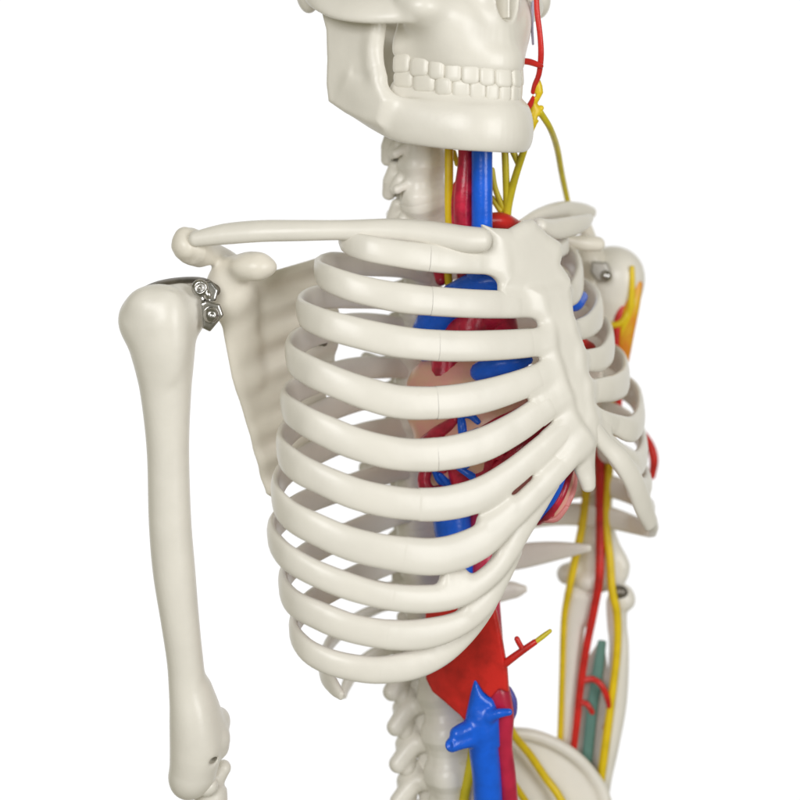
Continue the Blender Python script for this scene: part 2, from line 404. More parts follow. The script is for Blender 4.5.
# left side (farther). order spine -> breastbone
LRIBS = {
 1: dict(E=(550, 62), L=572, pts=[(440,246,8,5),(500,236,9,5),(540,236,9,5),(564,243,9,5),(560,250,8,5),(548,253,7,5)]),
 2: dict(E=(563, 42), L=585, pts=[(438,276,8,5),(490,262,10,5),(548,252,11,4.5),(572,260,12,4.5),(579,279,13,5),(573,293,12,6),(563,299,10,6)]),
 3: dict(E=(575, 42), L=604, pts=[(436,306,8,5),(500,292,10,5),(560,284,12,4.5),(590,295,13,4.5),(599,312,14,5),(590,325,12,6),(574,331,10.5,6)]),
 4: dict(E=(586, 41), L=615, pts=[(436,336,8,5),(505,322,10,5),(570,315,12,4.5),(602,327,13,4.5),(610,346,14,5),(602,358,12.5,6),(584,361,11,6)]),
 5: dict(E=(592, 39), L=630, pts=[(436,372,8,5),(515,354,10,5),(580,346,12,4.5),(616,359,13,4.5),(625,379,14,5),(614,388,13.5,6),(592,391,11.5,6)]),
 6: dict(E=(594, 36), L=645, pts=[(438,404,8,5),(520,384,10,5),(590,376,12,4.5),(630,391,13,4.5),(640,414,13,5),(632,429,13,6),(614,424,10,6),(592,414,8,6)]),
 7: dict(E=(592, 31), L=650, pts=[(438,436,8,5),(525,418,10,5),(595,410,12,4.5),(634,428,12,4.5),(643,450,13,5),(636,464,13,6),(620,455,11,6),(604,440,10,6),(590,428,9,6)]),
 8: dict(E=(615, 20), L=652, pts=[(440,470,8,5),(530,452,10,5),(600,450,12,4.5),(636,464,11,4.5),(647,484,11,5),(640,490,12,6),(630,475,11,6),(616,458,9,6)]),
 9: dict(E=(640, 60), L=657, pts=[(442,510,8,5),(500,503,10,5),(550,492,11,5),(600,485,11.5,4.5),(636,496,11,4.5),(650,510,11,5),(643,505,10,6),(634,490,9,6)]),
 10: dict(E=(645, 90), L=659, pts=[(444,548,8,5),(500,526,10,5),(550,515,11,5),(600,516,11.5,4.5),(638,526,9,4.5),(652,531,6,5),(651,520,6,6),(644,505,6,6)]),
}
lm = Sdf(1.5)
for k, r in LRIBS.items():
    Sp = (RIBS[k]['S'][0]+10, RIBS[k]['S'][1]+8)
    pr = ell_solver(Sp, r['E'] if k < 8 else (592, 24), r['L'], -1)
    R, j = rib_path(r['pts'], None, pr, -1)
    P = W(R[:, :3]); f = S(R[:, :3]); N = outward(P, pr)
    if k <= 5:
        sweep('rib', P, R[:, 3]*f, R[:, 4]*f, N, BONE, root, n=20, ex=2.5, wob=.01, seed=30+k)
    else:
        cut = min(j+1, len(R)-3)
        sweep('rib', P[:cut+1], R[:cut+1, 3]*f[:cut+1], R[:cut+1, 4]*f[:cut+1], N[:cut+1], BONE, root, n=20, ex=2.5, seed=30+k)
        lm.strip(P[cut-1:], R[cut-1:, 3]*f[cut-1:]*1.02, R[cut-1:, 4]*f[cut-1:]*1.05, N[cut-1:], k=4, ex=2.3)
    if 2 <= k <= 7: ENDS.append((k, P[-5:], R[-5:, 3]*f[-5:], R[-5:, 4]*f[-5:], N[-5:]))
lm.path([(593,430,22,9,6),(607,446,30,9,6),(622,462,36,11,5.5),(634,482,48,12,5.5),(643,505,64,12,5.5),(650,523,80,9,5.5)], N=(0.55,-.8,.1), k=8)
lm.build('costal_margin', CART, root)
free('rib', [(446,578,170,9,5),(490,562,195,12,5),(522,556,205,12.5,4.5),(555,551,202,9.5,4.5),(588,548,192,4,3.5)], (.1, -1, .1))
free('rib', [(450,612,165,9,5),(480,598,185,10,5),(505,591,195,9.5,4.5),(517,590,198,7.5,4.5),(524,589,199,4,3)], (.1, -1, .1))

# ------------------------------------------------------------------ breastbone
st = Sdf(1.05)
nf = FW+np.array([0, 0, .12])
man = [(481,224,-14),(492,228,-4),(508,229,6),(522,221,20),(531,219,28),(546,234,38),(559,242,46),(562,252,44),(559,264,40),(566,274,42),(567,289,38),(545,294,10),(528,298,-8),(517,293,-16),(500,288,-26),(495,272,-28),(493,258,-26),(489,240,-20)]
man = [(x, y, 46-(y-250)*.2-.78*(563-x)) for x, y, d in man]
st.plate(man, 8.5, 5, k=4, soft=14)
body = [(526,290,-14),(547,284,8),(567,280,36),(571,312,34),(576,330,34),(583,343,34),(585,365,32),(591,383,32),(592,404,28),(597,418,28),(596,440,24),(592,448,18),(586,470,8),(578,468,-4),(566,452,-12),(562,438,-20),(562,425,-22),(553,405,-26),(553,392,-26),(548,378,-24),(549,362,-22),(541,348,-22),(543,332,-20),(537,318,-18)]
body = [(x, y, 38-(y-290)*.09-.78*(np.interp(y, [290, 343, 400, 440], [567, 583, 592, 596])-x)) for x, y, d in body]
st.plate(body, 8.5, 5.5, k=6, soft=12)
st.path([(580,436,14,17,8),(583,460,12,14,7.5),(587,478,11,10,7),(588.5,486,11,8,6)], N=FW, k=7)
# soft fillets where the cartilages run in
for (k, P, h_, t_, N) in ENDS:                # roots of the cartilages, blended into the bone
    if k > 7: continue
    P = np.vstack([P, P[-1:]+(P[-1:]-P[-2:-1])*1.5]); h_ = np.r_[h_, h_[-1]]; t_ = np.r_[t_, t_[-1]]; N = np.vstack([N, N[-1:]])
    st.strip(P, h_*.99, t_*.985, N, k=9, ex=2.4)
st.path([(536,297.8,6,.9,2),(541,296.3,10,.9,2),(552,293.5,18.8,.9,2),(571,289,33,.9,2)], N=FW, k=.8, sub=True)
st.build('breastbone', CART, root)

# ------------------------------------------------------------------ collar bones
cl = Sdf(1.35)
cl.path([(196,239,-30,8,8),(225,234,-34,11,9),(262,231,-40,11.5,9),(300,230.5,-42,11,9),(345,230,-40,10.5,9),(395,230,-36,12,10),(435,234,-32,13,11),(462,239,-28,14,12),(480,240,-24,13,12)], k=3)
cl.build('collar_bone', BONE, root)
cl = Sdf(1.5)
cl.path([(522,224,95,5,6),(540,215,125,7,8),(560,210,175,8.5,9),(580,211,215,8,9),(590,213,232,6,7)], k=4)
cl.path([(540,226,50,8,8),(552,229,72,10.5,9),(568,227,100,10.5,9),(582,223,130,8,8),(588,219,150,5,6)], k=5)
cl.build('collar_bone', BONE, root)

# ------------------------------------------------------------------ shoulder blades
sb = Sdf(1.6)
out = [(222,290),(240,276),(268,272),(295,264),(322,256),(338,290),(336,370),(315,430),(292,480),(275,499),(266,494),(258,466),(248,428),(233,378),(226,335)]
def bendf(X):
    x = X[..., 0]; z = X[..., 2]
    f = np.clip((x+165)/60, 0, 1)
    return 3.0*f*np.sin((z*1.0-x*.28)/31*2*np.pi)
sb.plate([(x, y, 10+(x-222)*.85) for x, y in out], 5.0, 3.0, bend=bendf, k=4, soft=9)
sb.path([(240,300,22,15,9),(243,335,28,10,5.5),(250,380,36,6,4)], k=18)       # thick outer border
sb.ell((228,290,14), (23,26,19), k=16)                                                                       # socket
sb.path([(228,272,8,15,13),(245,266,-4,14,10),(258,266,-14,12,9)], k=12)                                     # beak
sb.ell((254,267,-12), (23,12.5,14), k=10)
sb.path([(186,246,-24,12,10),(195,244,-14,18,12),(210,252,8,15,9),(228,260,40,13,8),(250,272,75,11,7),(300,290,110,8,5)], k=5)
sb.path([(184,236,-20,9,8),(181,246,-20,9,8),(188,254,-15,10,9),(200,258,-5,10,8)], k=9)
sb.build('shoulder_blade', BLADE, root)
sb = Sdf(1.8)
sb.path([(560,240,150,4,6),(572,242,155,6,7),(586,243,160,8.5,8),(598,244,165,7.5,7)], k=4)
sb.ell((590,262,250), (16,20,18), k=8)
sb.plate([(590,262,240),(600,300,235),(604,350,230),(600,420,215),(560,400,245),(520,350,260),(505,290,265),(540,262,262)], 4, 3, k=8)
sb.path([(584,222,236,6,6),(588,236,246,7,8),(592,252,258,9,8)], k=6)
sb.build('shoulder_blade', BLADE, root)

# ------------------------------------------------------------------ near arm
hm = Sdf(1.5)
hm.path([(161,325,-20,34),(162.5,345,-20,33),(164.5,368,-20,29),(166,395,-20,25),(168,450,-20,21),(170,520,-20,21),(174,570,-20,21),(180,620,-20,19),(185,660,-20,18),(188,690,-20,19),(193,718,-20,23.5),(195.5,748,-20,25.5),(193,772,-20,23.5)], k=4)
hm.ell((142,319,-22), (23,26,24), k=12); hm.ell((160,312,-28), (24,27,22), k=12)
hm.ell((182,311,-8), (26,28,28), k=10)
hm.ell((188,780,-20), (17,17,18), k=8)
hm.ell((219,721,10), (11,13,12), k=3); hm.path([(208,728,-6,12),(215,742,-8,13),(217,748,-8,11)], k=5)
hm.path([(199,690,-10,12),(208,712,-6,12),(213,735,-6,13)], k=14)
hm.ell((146,303,-36), (15,12,12), k=14); hm.ell((171,332,-41), (10,36,8), k=18)
hm.ell((213,757,-24), (4,4,14), k=4, sub=True)
hm.build('upper_arm_bone', BONE, root)
fa = Sdf(1.6)
fa.path([(223,768,2,8),(213,780,0,13),(211,796,-4,16.5),(212,840,-6,15),(213,900,-6,13)], k=5)
fa.ell((206,786,-22), (12,10,10), k=6)
fa.build('forearm_bone', BONE, root)
# bracket with its screws
bk = Sdf(1.0)
bk.plate([(200,303,-31),(206,300,-31),(220,304,-28),(224,315,-27),(210,332,-30),(202,328,-31)], 2.4, 1.5, k=2, soft=3)
bk.plate([(197,284,-26),(211,280,-22),(219,290,-22),(216,301,-24),(201,303,-28)], 2.2, 1.2, k=2, soft=3)
b1 = bk.build('shoulder_bracket_or_shade', METAL, root)
s1 = Sdf(.8); s1.ell((211,315,-33), (8,8.5,7), k=2); s1.ell((212,315,-41), (2,2,2.6), k=1.5, sub=True)
s1.build('screw', METAL, b1)
s1 = Sdf(.8); s1.ell((200,288,-33), (8.5,9,5), k=1); s1.ell((200,288,-39), (5.2,5.6,5), k=1, sub=True); s1.ell((200,288,-35), (2.6,2.6,4), k=1); s1.ell((208,295,-33), (4,5,3.5), k=1)
s1.build('screw', METAL, b1)
s1 = Sdf(1.1); s1.path([(133,301,-6,4,6),(143,294,-2,6,10),(160,288,2,7.5,14),(182,284.5,4,7.5,14),(202,284,2,6.5,12),(215,290,-4,6,8)], k=4, N=(0,-1,0)); s1.build('shoulder_bracket_or_shade', DARKM, root)  # shade on the arm head's top face, built as a dark strip
bk = Sdf(1.0); bk.plate([(314,340,75),(326,341,75),(326,346,75),(315,345,75)], 4, 1, k=2); bk.ell((324,343,70), (3.5,3.5,3), k=1); bk.build('screw', DARKM, root)

# ------------------------------------------------------------------ spine
col = [(416,70,96),(418,115,96),(422,150,98),(424,190,100),(428,225,112),(428,250,128),(424,280,150),(420,315,162),(417,350,172),(415,390,178),(415,430,182),(416,475,184),(419,520,182),(424,565,176),(430,610,168),(437,650,158),(446,692,146),(452,738,138),(456,786,134),(458,835,134),(460,890,136)]
C = catmull([(a, b, d, 1) for a, b, d in col], 2)
def col_at(y):
    i = int(np.argmin(np.abs(C[:, 1]-y))); return C[i, :3].copy()
LC = lambda v: v@LT
def vert(name, y, hgt, rad, kind, big=1.0):
    p = col_at(y); t = W(col_at(y+3))-W(col_at(y-3)); t = t/np.linalg.norm(t)
    c = W(p); f = 1+p[2]/D; v = Sdf(1.35 if kind != 'th' else 1.5)
    h = hgt*f; r = rad*f
    # body: waisted drum
    n = FW-FW.dot(t)*t; n /= np.linalg.norm(n); l = np.cross(t, n); l = l if l.dot(LT) > 0 else -l
    back = -n
    def drum(z, rr, hh): v.strip(np.array([c+t*(z-hh), c+t*(z+hh)]), rr*1.12, rr*.92, N=n, k=3, ex=2.0)
    Pd = np.array([c+t*z*h for z in (-.42, -.2, 0, .2, .42)])
    v.strip(Pd, np.array([1.17, 1.02, .97, 1.02, 1.17])*r*1.12, np.array([1.06, .93, .88, .93, 1.06])*r*.95, N=n, k=2, ex=2.6)
    v.strip(np.array([c+back*r*1.45-t*h*.5, c+back*r*1.45+t*h*.5]), r*(.66 if kind == 'cer' else .75), r*.45, N=n, k=4)
    if kind == 'cer':
        for sd in (-1, 1): v.strip(np.array([c+l*sd*r*.8+n*3-t*h*.02, c+l*sd*r*1.35+t*h*.12, c+l*sd*r*1.6+back*4+t*h*.2]), np.array([5, 4.5, 5]), np.array([4.5, 4, 4.5]), k=4)
    for sd in (-1, 1):
        if kind == 'lum':
            v.strip(np.array([c+back*r*.6+l*sd*r*.7-t*h*.2, c+back*r*1.3+l*sd*r*.9-t*h*.12]), 7*big, 7*big, k=4)
            a0 = c+back*r*1.3+l*sd*r*.9-t*h*.12
            v.strip(np.array([a0-t*h*.1, a0+l*sd*11+back*4+t*h*.12, a0+l*sd*23+back*8+t*h*.42]), np.array([10, 10, 9])*big, np.array([9, 9, 8])*big, N=n, k=4)
            v.strip(np.array([a0+back*9-t*h*.35, a0+back*12+l*sd*6, a0+back*10+l*sd*9+t*h*.6]), np.array([9, 11, 9])*big, np.array([9, 11, 9])*big, k=4)
        elif kind == 'th':
            a0 = c+back*r*1.3+l*sd*r*.7-t*h*.1
            v.strip(np.array([c+back*r*.6+l*sd*r*.6-t*h*.15, a0]), 6, 6, k=4)
            v.strip(np.array([a0, a0+l*sd*16+back*8, a0+l*sd*30+back*13-t*4]), np.array([6.5, 6, 7.5]), np.array([5.5, 5.5, 6.5]), k=4)
            v.strip(np.array([a0+back*6-t*h*.3, a0+back*8+t*h*.3]), 7, 6, k=4)
        else:
            a0 = c+back*r*1.0+l*sd*r*.95
            v.strip(np.array([c+back*r*.5+l*sd*r*.6-t*h*.30, c+l*sd*r*1.15+back*r*.5-t*h*.05, c+l*sd*r*1.3+back*r*.7+t*h*.22]), np.array([6.5, 6.5, 7]), np.array([6, 6, 6]), k=4)
            v.strip(np.array([a0-t*h*.42+back*2, a0+back*8+l*sd*2, a0+back*13+l*sd*2+t*h*.40]), np.array([7.5, 9, 7.5]), np.array([7, 9, 7]), k=4)
            v.strip(np.array([a0, a0+back*20-l*sd*5+t*6]), 6.5, 6.5, k=5)
    if kind != 'th':                      # the holes the nerves leave by
        for sd in (-1, 1):
            if kind == 'cer': v.ellw(c+l*sd*r*1.2+back*r*.45+t*h*.40, (6, 6, 5.5), k=2, sub=True)
            else: v.ellw(c+l*sd*r*1.05+back*r*.95+t*h*.44, (6.5, 8, 7), k=3, sub=True)
    q = c+back*(r*2.1+(6 if kind == 'lum' else 2))
    v.strip(np.array([c+back*(r*1.6), q, q+back*16+t*(8 if kind == 'lum' else 14)+0*l]), np.array([6, 6, 6.5])*big, np.array([6, 6, 6.5])*big, k=6)
    v.build(name, BONE, root)
    return c, t, n
def disc(y, hgt, rad):
    p = col_at(y); t = W(col_at(y+3))-W(col_at(y-3)); t = t/np.linalg.norm(t); c = W(p); f = 1+p[2]/D
    n = FW-FW.dot(t)*t
    sweep('spinal_disc', np.array([c-t*hgt*.5*f, c, c+t*hgt*.5*f]), rad*1.16*f, rad*.97*f, n, DISC, root, n=28, ex=2.2)
ys = [107, 144, 181, 217]
for i, y in enumerate(ys):
    vert('neck_vertebra', y, 33, 19.5, 'cer')
    if i < len(ys)-1: disc((y+ys[i+1])/2, 5, 18.4)
ys = [243, 272, 303, 335, 368, 401, 436, 472, 510, 548, 587, 627]
for i, y in enumerate(ys):
    hh = (ys[i+1]-y if i < len(ys)-1 else 40)
    vert('chest_vertebra', y, hh*.84, 15+i*.35, 'th')
    if i < len(ys)-1: disc((y+ys[i+1])/2, 6, 15.3+i*.35)
ys = [668, 709, 750, 790, 832]
for i, y in enumerate(ys):
    vert('lumbar_vertebra', y, 35, 22+i, 'lum', 1.12)
    if i < len(ys)-1: disc((y+ys[i+1])/2, 9, 22.5+i)

# ------------------------------------------------------------------ skull and jaw
HY = math.radians(45); hs, hc = math.sin(HY), math.cos(HY); MM = 1.94
HF = np.array([hs, -hc, 0]); HL = np.array([hc, hs, 0])
O0 = W((508, 60, -30.0))
def H(l, f, py):
    """millimetres to the head's left and forward, pixel row for the height"""
    p = O0+HL*l*MM+HF*f*MM; s = 1+p[1]/D
    return (400+p[0]/s, py, p[1])
sk = Sdf(1.7)
arch = [(-31,-48),(-30,-38),(-27.5,-27),(-23,-16),(-16,-7.5),(-8,-2),(0,0),(8,-2),(16,-7.5),(23,-16),(27.5,-27),(30,-38),(31,-48)]
def occ(l, f): return 87+f*.30 - abs(l)*.05
def arch_norm(i):
    a = np.array(arch[max(i-1, 0)]); b = np.array(arch[min(i+1, len(arch)-1)]); t = b-a; n = np.array([-t[1], t[0]]); n = n/np.linalg.norm(n)
    return HL*n[0]+HF*n[1]
def Hpath(pts, k, N=None, ex=2.0, S_=None):
    rows = [H(p[0], p[1], p[2])+(p[3], p[4]) for p in pts]; (S_ or sk).path(rows, N=N, k=k, ex=ex)
archN = None
# alveolar ridge and palate
upp = [(l*.97, max(f, -45)-.6, occ(l, f)-25, 13, 9) for l, f in arch]
def strip_head(pts, k, S_, ex=2.3):
    R = catmull([H(p[0], p[1], p[2])+(p[3], p[4]) for p in pts], 5); P = W(R[:, :3]); f = S(R[:, :3])
    c0 = O0+HF*(-40*MM); N = P-c0; N[:, 2] = 0
    S_.strip(P, R[:, 3]*f, R[:, 4]*f, unit(N), k, ex=ex)
strip_head(upp, 6, sk)
strip_head([(l*.88, f*.84-4, occ(l, f)-46, 18, 10) for l, f in arch], 10, sk)
for l in (-1, 1):
    sk.ellw(W(H(l*19, -22, 22)), (31, 31, 34), k=24)                       # cheek side of the upper jaw
    sk.ellw(W(H(l*38, -24, 8)), (24, 26, 18), k=20)                        # cheek bone
    sk.path([H(l*44, -26, 9)+(17, 9), H(l*54, -42, 9)+(18, 8), H(l*60, -58, 6)+(17, 7), H(l*62, -72, -1)+(13, 7), H(l*58, -84, -8)+(10, 9)], k=6)
    sk.path([H(l*44, -26, 0)+(12, 9), H(l*45, -22, -30)+(9, 8), H(l*48, -25, -60)+(9, 8)], k=8)
    sk.ellw(W(H(l*50, -95, -13)), (14, 16, 27), k=8)                      # mastoid
    sk.path([H(l*16, -42, 20)+(9, 9), H(l*18, -50, 45)+(8, 10), H(l*18, -54, 62)+(6, 8)], k=6)
sk.ellw(W(H(8, -84, 50)), (34, 18, 45), k=10)
sk.ellw(W(H(57, -27, 0)), (13, 14, 20), k=8)
sk.ellw(W(H(0, -12, -10)), (30, 34, 46), k=12)
sk.ellw(W(H(0, -70, 6)), (45, 50, 22), k=14)                               # skull base
sk.ellw(W(H(0, -100, 4)), (40, 50, 20), k=14)
sk.ellw(W(H(0, -92, -112)), (138, 138, 112), k=14)
for l in (-1, 1): sk.ellw(W(H(l*31, -6, -70)), (32, 36, 30), k=5, sub=True)
sk.ellw(W(H(0, 2, -14)), (21, 24, 35), axes=[HL, HF, UP], k=3, sub=True)  # nasal opening
skull = sk.build('skull', BONE, root, clip=((-400, -500, 20), (500, 600, 420)))
sp_ = Sdf(1.0)
sp_.plate([H(0, 1, 18), H(0, 1, -20), H(0, -14, -20), H(0, -14, 20)], 1.4, .8, k=1); sp_.build('nasal_septum', BONE, skull)

jw = Sdf(1.6)
r_out = [(l, f, y) for l, f, y in [(-52,-84,-8),(-52,-78,30),(-51.5,-78,60),(-51,-79,84),(-50,-78,102),(-48,-68,112),(-45,-55,121),(-43,-46,124),(-42,-42,100),(-44,-46,82),(-46,-50,66),(-46,-49,48),(-46,-46,30),(-46,-46,5)]]
for sd in (1, -1):
    jw.plate([H(l*sd, f, y) for l, f, y in r_out], 6.5, 5, k=12)
    jw.path([H(-45*sd, -47, 20)+(5, 5), H(-45*sd, -49, 50)+(6, 5), H(-44.5*sd, -47, 76)+(6, 5)], k=14)
body_j = [(-48,-66,93,14,3.5),(-45,-54,106,20,6.5),(-40,-39,115,24,8),(-33,-23,121,26,8),(-24,-8,124.5,27,8),(-13,.5,126,27,8),(0,3.5,127,27,8),(13,.5,126,26,8),(24,-8,123,26,8),(33,-23,119,26,8),(40,-39,113,24,8),(45,-54,105,20,6.5),(48,-66,90,14,3.5)]
strip_head([(l*.97, f-1.0, y+(3.5 if h_ > 22 else 0), min(h_, 22.5), t_+.5) for l, f, y, h_, t_ in body_j], 14, jw, ex=2.0)
strip_head([(l*1.0, f-.9, occ(l, f)+24, 15, 7) for l, f in arch], 12, jw)
jaw = jw.build('jaw', BONE, root)

# teeth: one mesh each
def superell(name, c, ax, r, e, mat, parent, nu=14, nv=9):
    V = []; F = []
    for i in range(nv+1):
        ph = -math.pi/2+math.pi*i/nv
        for j in range(nu):
            t = 2*math.pi*j/nu
            g = lambda v, q: math.copysign(abs(v)**q, v)
            x = g(math.cos(ph), e)*g(math.cos(t), e); y = g(math.cos(ph), e)*g(math.sin(t), e); z = g(math.sin(ph), e)
            V.append(c+ax[0]*x*r[0]+ax[1]*y*r[1]+ax[2]*z*r[2])
    for i in range(nv):
        for j in range(nu):
            F.append((i*nu+j, i*nu+(j+1) % nu, (i+1)*nu+(j+1) % nu, (i+1)*nu+j))
    return mesh_obj(name, V, F, mat, parent)
AR = catmull([(l, f, 0) for l, f in arch], .5); seg = np.r_[0, np.cumsum(np.linalg.norm(np.diff(AR, axis=0), axis=1))]
def teeth(up):
    total = seg[-1]; ws = [10, 10, 7.5, 7.5, 8, 7, 8.5, 8.5, 7, 8, 7.5, 7.5, 10, 10] if up else [11, 11, 7.5, 7.5, 7, 6, 6, 6, 6, 7, 7.5, 7.5, 11, 11]
    sc_ = total/sum(ws); s0 = 0
    for i, w in enumerate(ws):
        w *= sc_; sm = s0+w/2; s0 += w
        l = np.interp(sm, seg, AR[:, 0]); f = np.interp(sm, seg, AR[:, 1])
        l2 = np.interp(sm+.5, seg, AR[:, 0])-np.interp(sm-.5, seg, AR[:, 0]); f2 = np.interp(sm+.5, seg, AR[:, 1])-np.interp(sm-.5, seg, AR[:, 1])
        t = np.array([l2, f2]); t /= np.linalg.norm(t); n = np.array([-t[1], t[0]])
        T = HL*t[0]+HF*t[1]; Nn = HL*n[0]+HF*n[1]
        mol = abs(sm-total/2) > total*.26
        if up: c = W(H(l+n[0]*.9, f+n[1]*.9, occ(l, f)-9)); rz = 10
        else: c = W(H(l+n[0]*.3, f+n[1]*.3, occ(l, f)+7)); rz = 9
        Z = UP+Nn*(-.06 if up else .06); th = (7 if mol else 4.8)
        superell('tooth', c, (T, Nn, Z/np.linalg.norm(Z)), (w*MM*.5*1.09, th, rz), .48, TEETH, skull if up else jaw)
teeth(True); teeth(False)

# ------------------------------------------------------------------ neck vessels and nerves
tube('neck_nerve', [(449,128,60,4.5),(449,170,60,4.5),(449,205,62,4.5),(450,245,66,4.5)], YEL, root, flat=.8)
tube('carotid_artery', [(467,128,48,9),(466,160,48,8.5),(464,190,48,9),(463,215,50,10),(466,250,55,11)], CRIM, root, wob=.07)
tube('carotid_artery', [(457,185,56,4),(456,205,54,5),(457,235,54,5)], CRIM, root)
tube('jugular_vein', [(482,128,36,11),(482,170,36,10.5),(482,210,38,10.5),(482,250,44,11)], BLUE, root, wob=.01, n=20)
tube('subclavian_artery', [(478,222,60,8),(500,221,70,9),(512,224,82,7),(524,232,100,6)], RED, root)
tube('neck_nerve', [(454,152,74,2.5),(457,164,66,2.5)], OLIVE, root)
# nerve plexus hanging on the far side of the jaw
nv = tube('nerve_branch', [(537,108,40,3.4),(531,128,42,3.4),(524,150,50,3.6),(515,178,62,3.8),(508,205,74,4.5),(506,222,80,5)], OLIVE, root)
tube('nerve_twig', [(503,128,60,3.2),(505,155,62,3.6),(506,180,66,3.6),(507,205,74,3.8)], OLIVE, nv)
tube('nerve_twig', [(509,128,56,3.2),(512,148,56,3.3),(519,165,58,3.2)], OLIVE, nv)
tube('nerve_twig', [(492,170,70,3),(495,188,72,3),(503,208,76,3)], OLIVE, nv)
tube('nerve_twig', [(492,198,78,3),(500,210,76,3)], OLIVE, nv)
tube('nerve_branch', [(540,112,40,3.4),(550,128,60,3.2),(557,148,110,3.2),(562,175,160,3),(568,203,205,2.8)], OLIVE, root)
pl = Sdf(.9)
pl.path([(537,82,32,4,3),(539,92,33,4.5,3),(533,103,36,4.5,3),(536,112,38,6,3.5),(531,122,38,7,3.5),(529,133,40,4,3)], N=(0.3,-1,0), k=3)
pl.path([(533,112,38,4,3),(541,108,40,3,3)], k=2)
pl.ell((539,118,34), (1.8,2.6,8), k=1, sub=True); pl.ell((531,119,34), (1.3,2,8), k=1, sub=True); pl.ell((535,95,30), (1.3,2.2,8), k=1, sub=True)
pl.build('nerve_plexus', YEL, root)
fa_ = tube('facial_artery', [(536,-20,10,2.6),(537,10,12,2.8),(540,35,14,2.8),(541,55,18,3),(539,74,24,2.8),(535,84,30,2.6),(533,92,34,2.4)], RED, root)
tube('artery_twig', [(521,61,0,3.2),(530,62,8,3.4),(541,66,18,2.6)], RED, fa_)
tube('artery_twig', [(526,109,26,3),(530,105,30,3),(533,98,33,2)], RED, fa_)
tube('artery_twig', [(531,128,39,3),(529,138,41,2.6)], RED, fa_)
tube('vein_twig', [(533,2,22,1.6),(532,24,24,1.5),(533,44,26,1.2)], plastic('pale_violet_paint', (.45, .47, .62), .4), fa_)

# ------------------------------------------------------------------ heart and great vessels
ht = Sdf(1.7)
ht.ell((500,425,82), (74,62,56), k=10)
ht.ell((528,470,60), (46,50,42), k=14)
ht.ell((548,490,42), (24,32,24), k=12)
ht.ell((465,395,90), (48,40,40), k=12)
ht.ell((452,448,94), (38,44,36), k=12); ht.ell((438,400,96), (34,44,30), k=10); ht.ell((530,410,70), (40,40,36), k=12)
heart = ht.build('heart', PINK, root)
tube('great_artery', [(462,480,60,12),(450,430,62,14),(444,380,76,14),(452,340,84,15),(470,322,82,17),(498,318,86,16),(505,345,90,15)], CRIM, heart)
tube('great_artery', [(470,330,80,19),(478,300,84,17),(470,280,86,13),(466,250,72,11)], CRIM, heart)
tube('great_vein', [(432,352,100,14),(429,335,92,18),(445,308,82,17),(475,290,66,15),(482,255,50,11)], BLUE, heart, n=20)
tube('great_vein', [(450,292,80,8),(478,283,58,12),(510,281,54,11),(545,292,62,9),(572,304,85,8),(582,297,110,6)], BLUE, heart, n=18)
tube('great_vein', [(480,372,42,10),(500,364,36,13),(518,362,34,10),(528,360,34,5)], BLUE, heart)
tube('great_artery', [(441,280,90,6),(436,262,100,5)], CRIM, heart)
tube('great_artery', [(590,348,120,6),(575,340,100,7)], RED, heart)
tube('throat_nerve', [(447,250,80,4),(448,270,82,4),(450,300,92,4)], YEL, root)
def snap(rows, lift=1.0, mat=CRIM, name='coronary_artery', cx=(505, 430, 84)):
    """tubes laid on the heart's skin: depth found by walking toward the camera"""
    out = []
    for (x, y, r) in rows:
        d = 0
        best = None
        for d in np.arange(-20, 120, 1.5):
            X = W((x, y, d))[None, :]
            F = 40.0
            for (l, u, fn, k, sub) in ht.ops:
                v = fn(X)[0]; hh = min(max(.5+.5*(F-v)/k, 0), 1); F = F*(1-hh)+v*hh-k*hh*(1-hh)
            if F < lift: best = d; break
        out.append((x, y, best if best is not None else 60, r))
    return tube(name, out, mat, heart, step=3, n=10, flat=.8)
snap([(424,444,7),(436,434,7),(448,426,6),(455,420,4)]); snap([(440,436,4),(448,442,4),(456,448,3)])
snap([(484,430,5),(500,424,8),(520,414,7),(540,400,6)])
snap([(444,470,4),(430,462,7),(424,480,7),(430,492,8),(446,487,4)])
snap([(488,470,5),(494,455,6),(512,462,3)])
snap([(498,452,7),(510,440,5),(530,438,8),(545,425,7)])
snap([(535,440,3),(552,465,5),(556,490,3.5),(552,515,2.5)])
snap([(574,450,4),(569,474,4),(561,496,4.2),(549,514,4),(538,523,3)])
snap([(470,480,6),(500,463,5),(520,447,7),(540,430,6)])
snap([(461,412,3),(462,424,5),(465,436,5),(478,430,2.5)], mat=BLUE, name='cardiac_vein')
snap([(461,415,4),(470,415,4),(478,422,3)], mat=BLUE, name='cardiac_vein')
snap([(434,470,3),(440,480,4.5),(450,487,3)], mat=BLUE, name='cardiac_vein')
snap([(452,472,2),(462,477,4.5),(474,481,3)], mat=BLUE, name='cardiac_vein')
snap([(462,470,1.6),(468,466,2)], mat=BLUE, name='cardiac_vein')
snap([(569,454,4),(560,476,6.5),(550,497,7.5),(536,516,6)], mat=BLUE, name='cardiac_vein')
snap([(512,500,9),(522,488,9),(534,470,7)], mat=ROSE, name='heart_fat')
snap([(440,474,3),(450,484,5),(462,490,4)], mat=BLUE, name='cardiac_vein')
snap([(456,466,3),(470,474,5),(482,484,4)], mat=BLUE, name='cardiac_vein')
snap([(545,520,3),(556,518,4),(566,507,3)], mat=ROSE, name='heart_fat')
snap([(576,470,2.5),(573,490,3.5),(567,505,3)], mat=ROSE, name='heart_fat')
tube('great_vein', [(455,470,120,16),(452,520,118,19),(461,575,114,16),(460,640,110,15),(475,700,98,12)], BLUE, heart, n=20)
tube('descending_artery', [(484,470,126,15),(484,520,122,16),(484,580,112,15),(492,640,104,11)], plastic('pink_crimson_paint', (.66, .04, .11), .3, var=.15), heart)
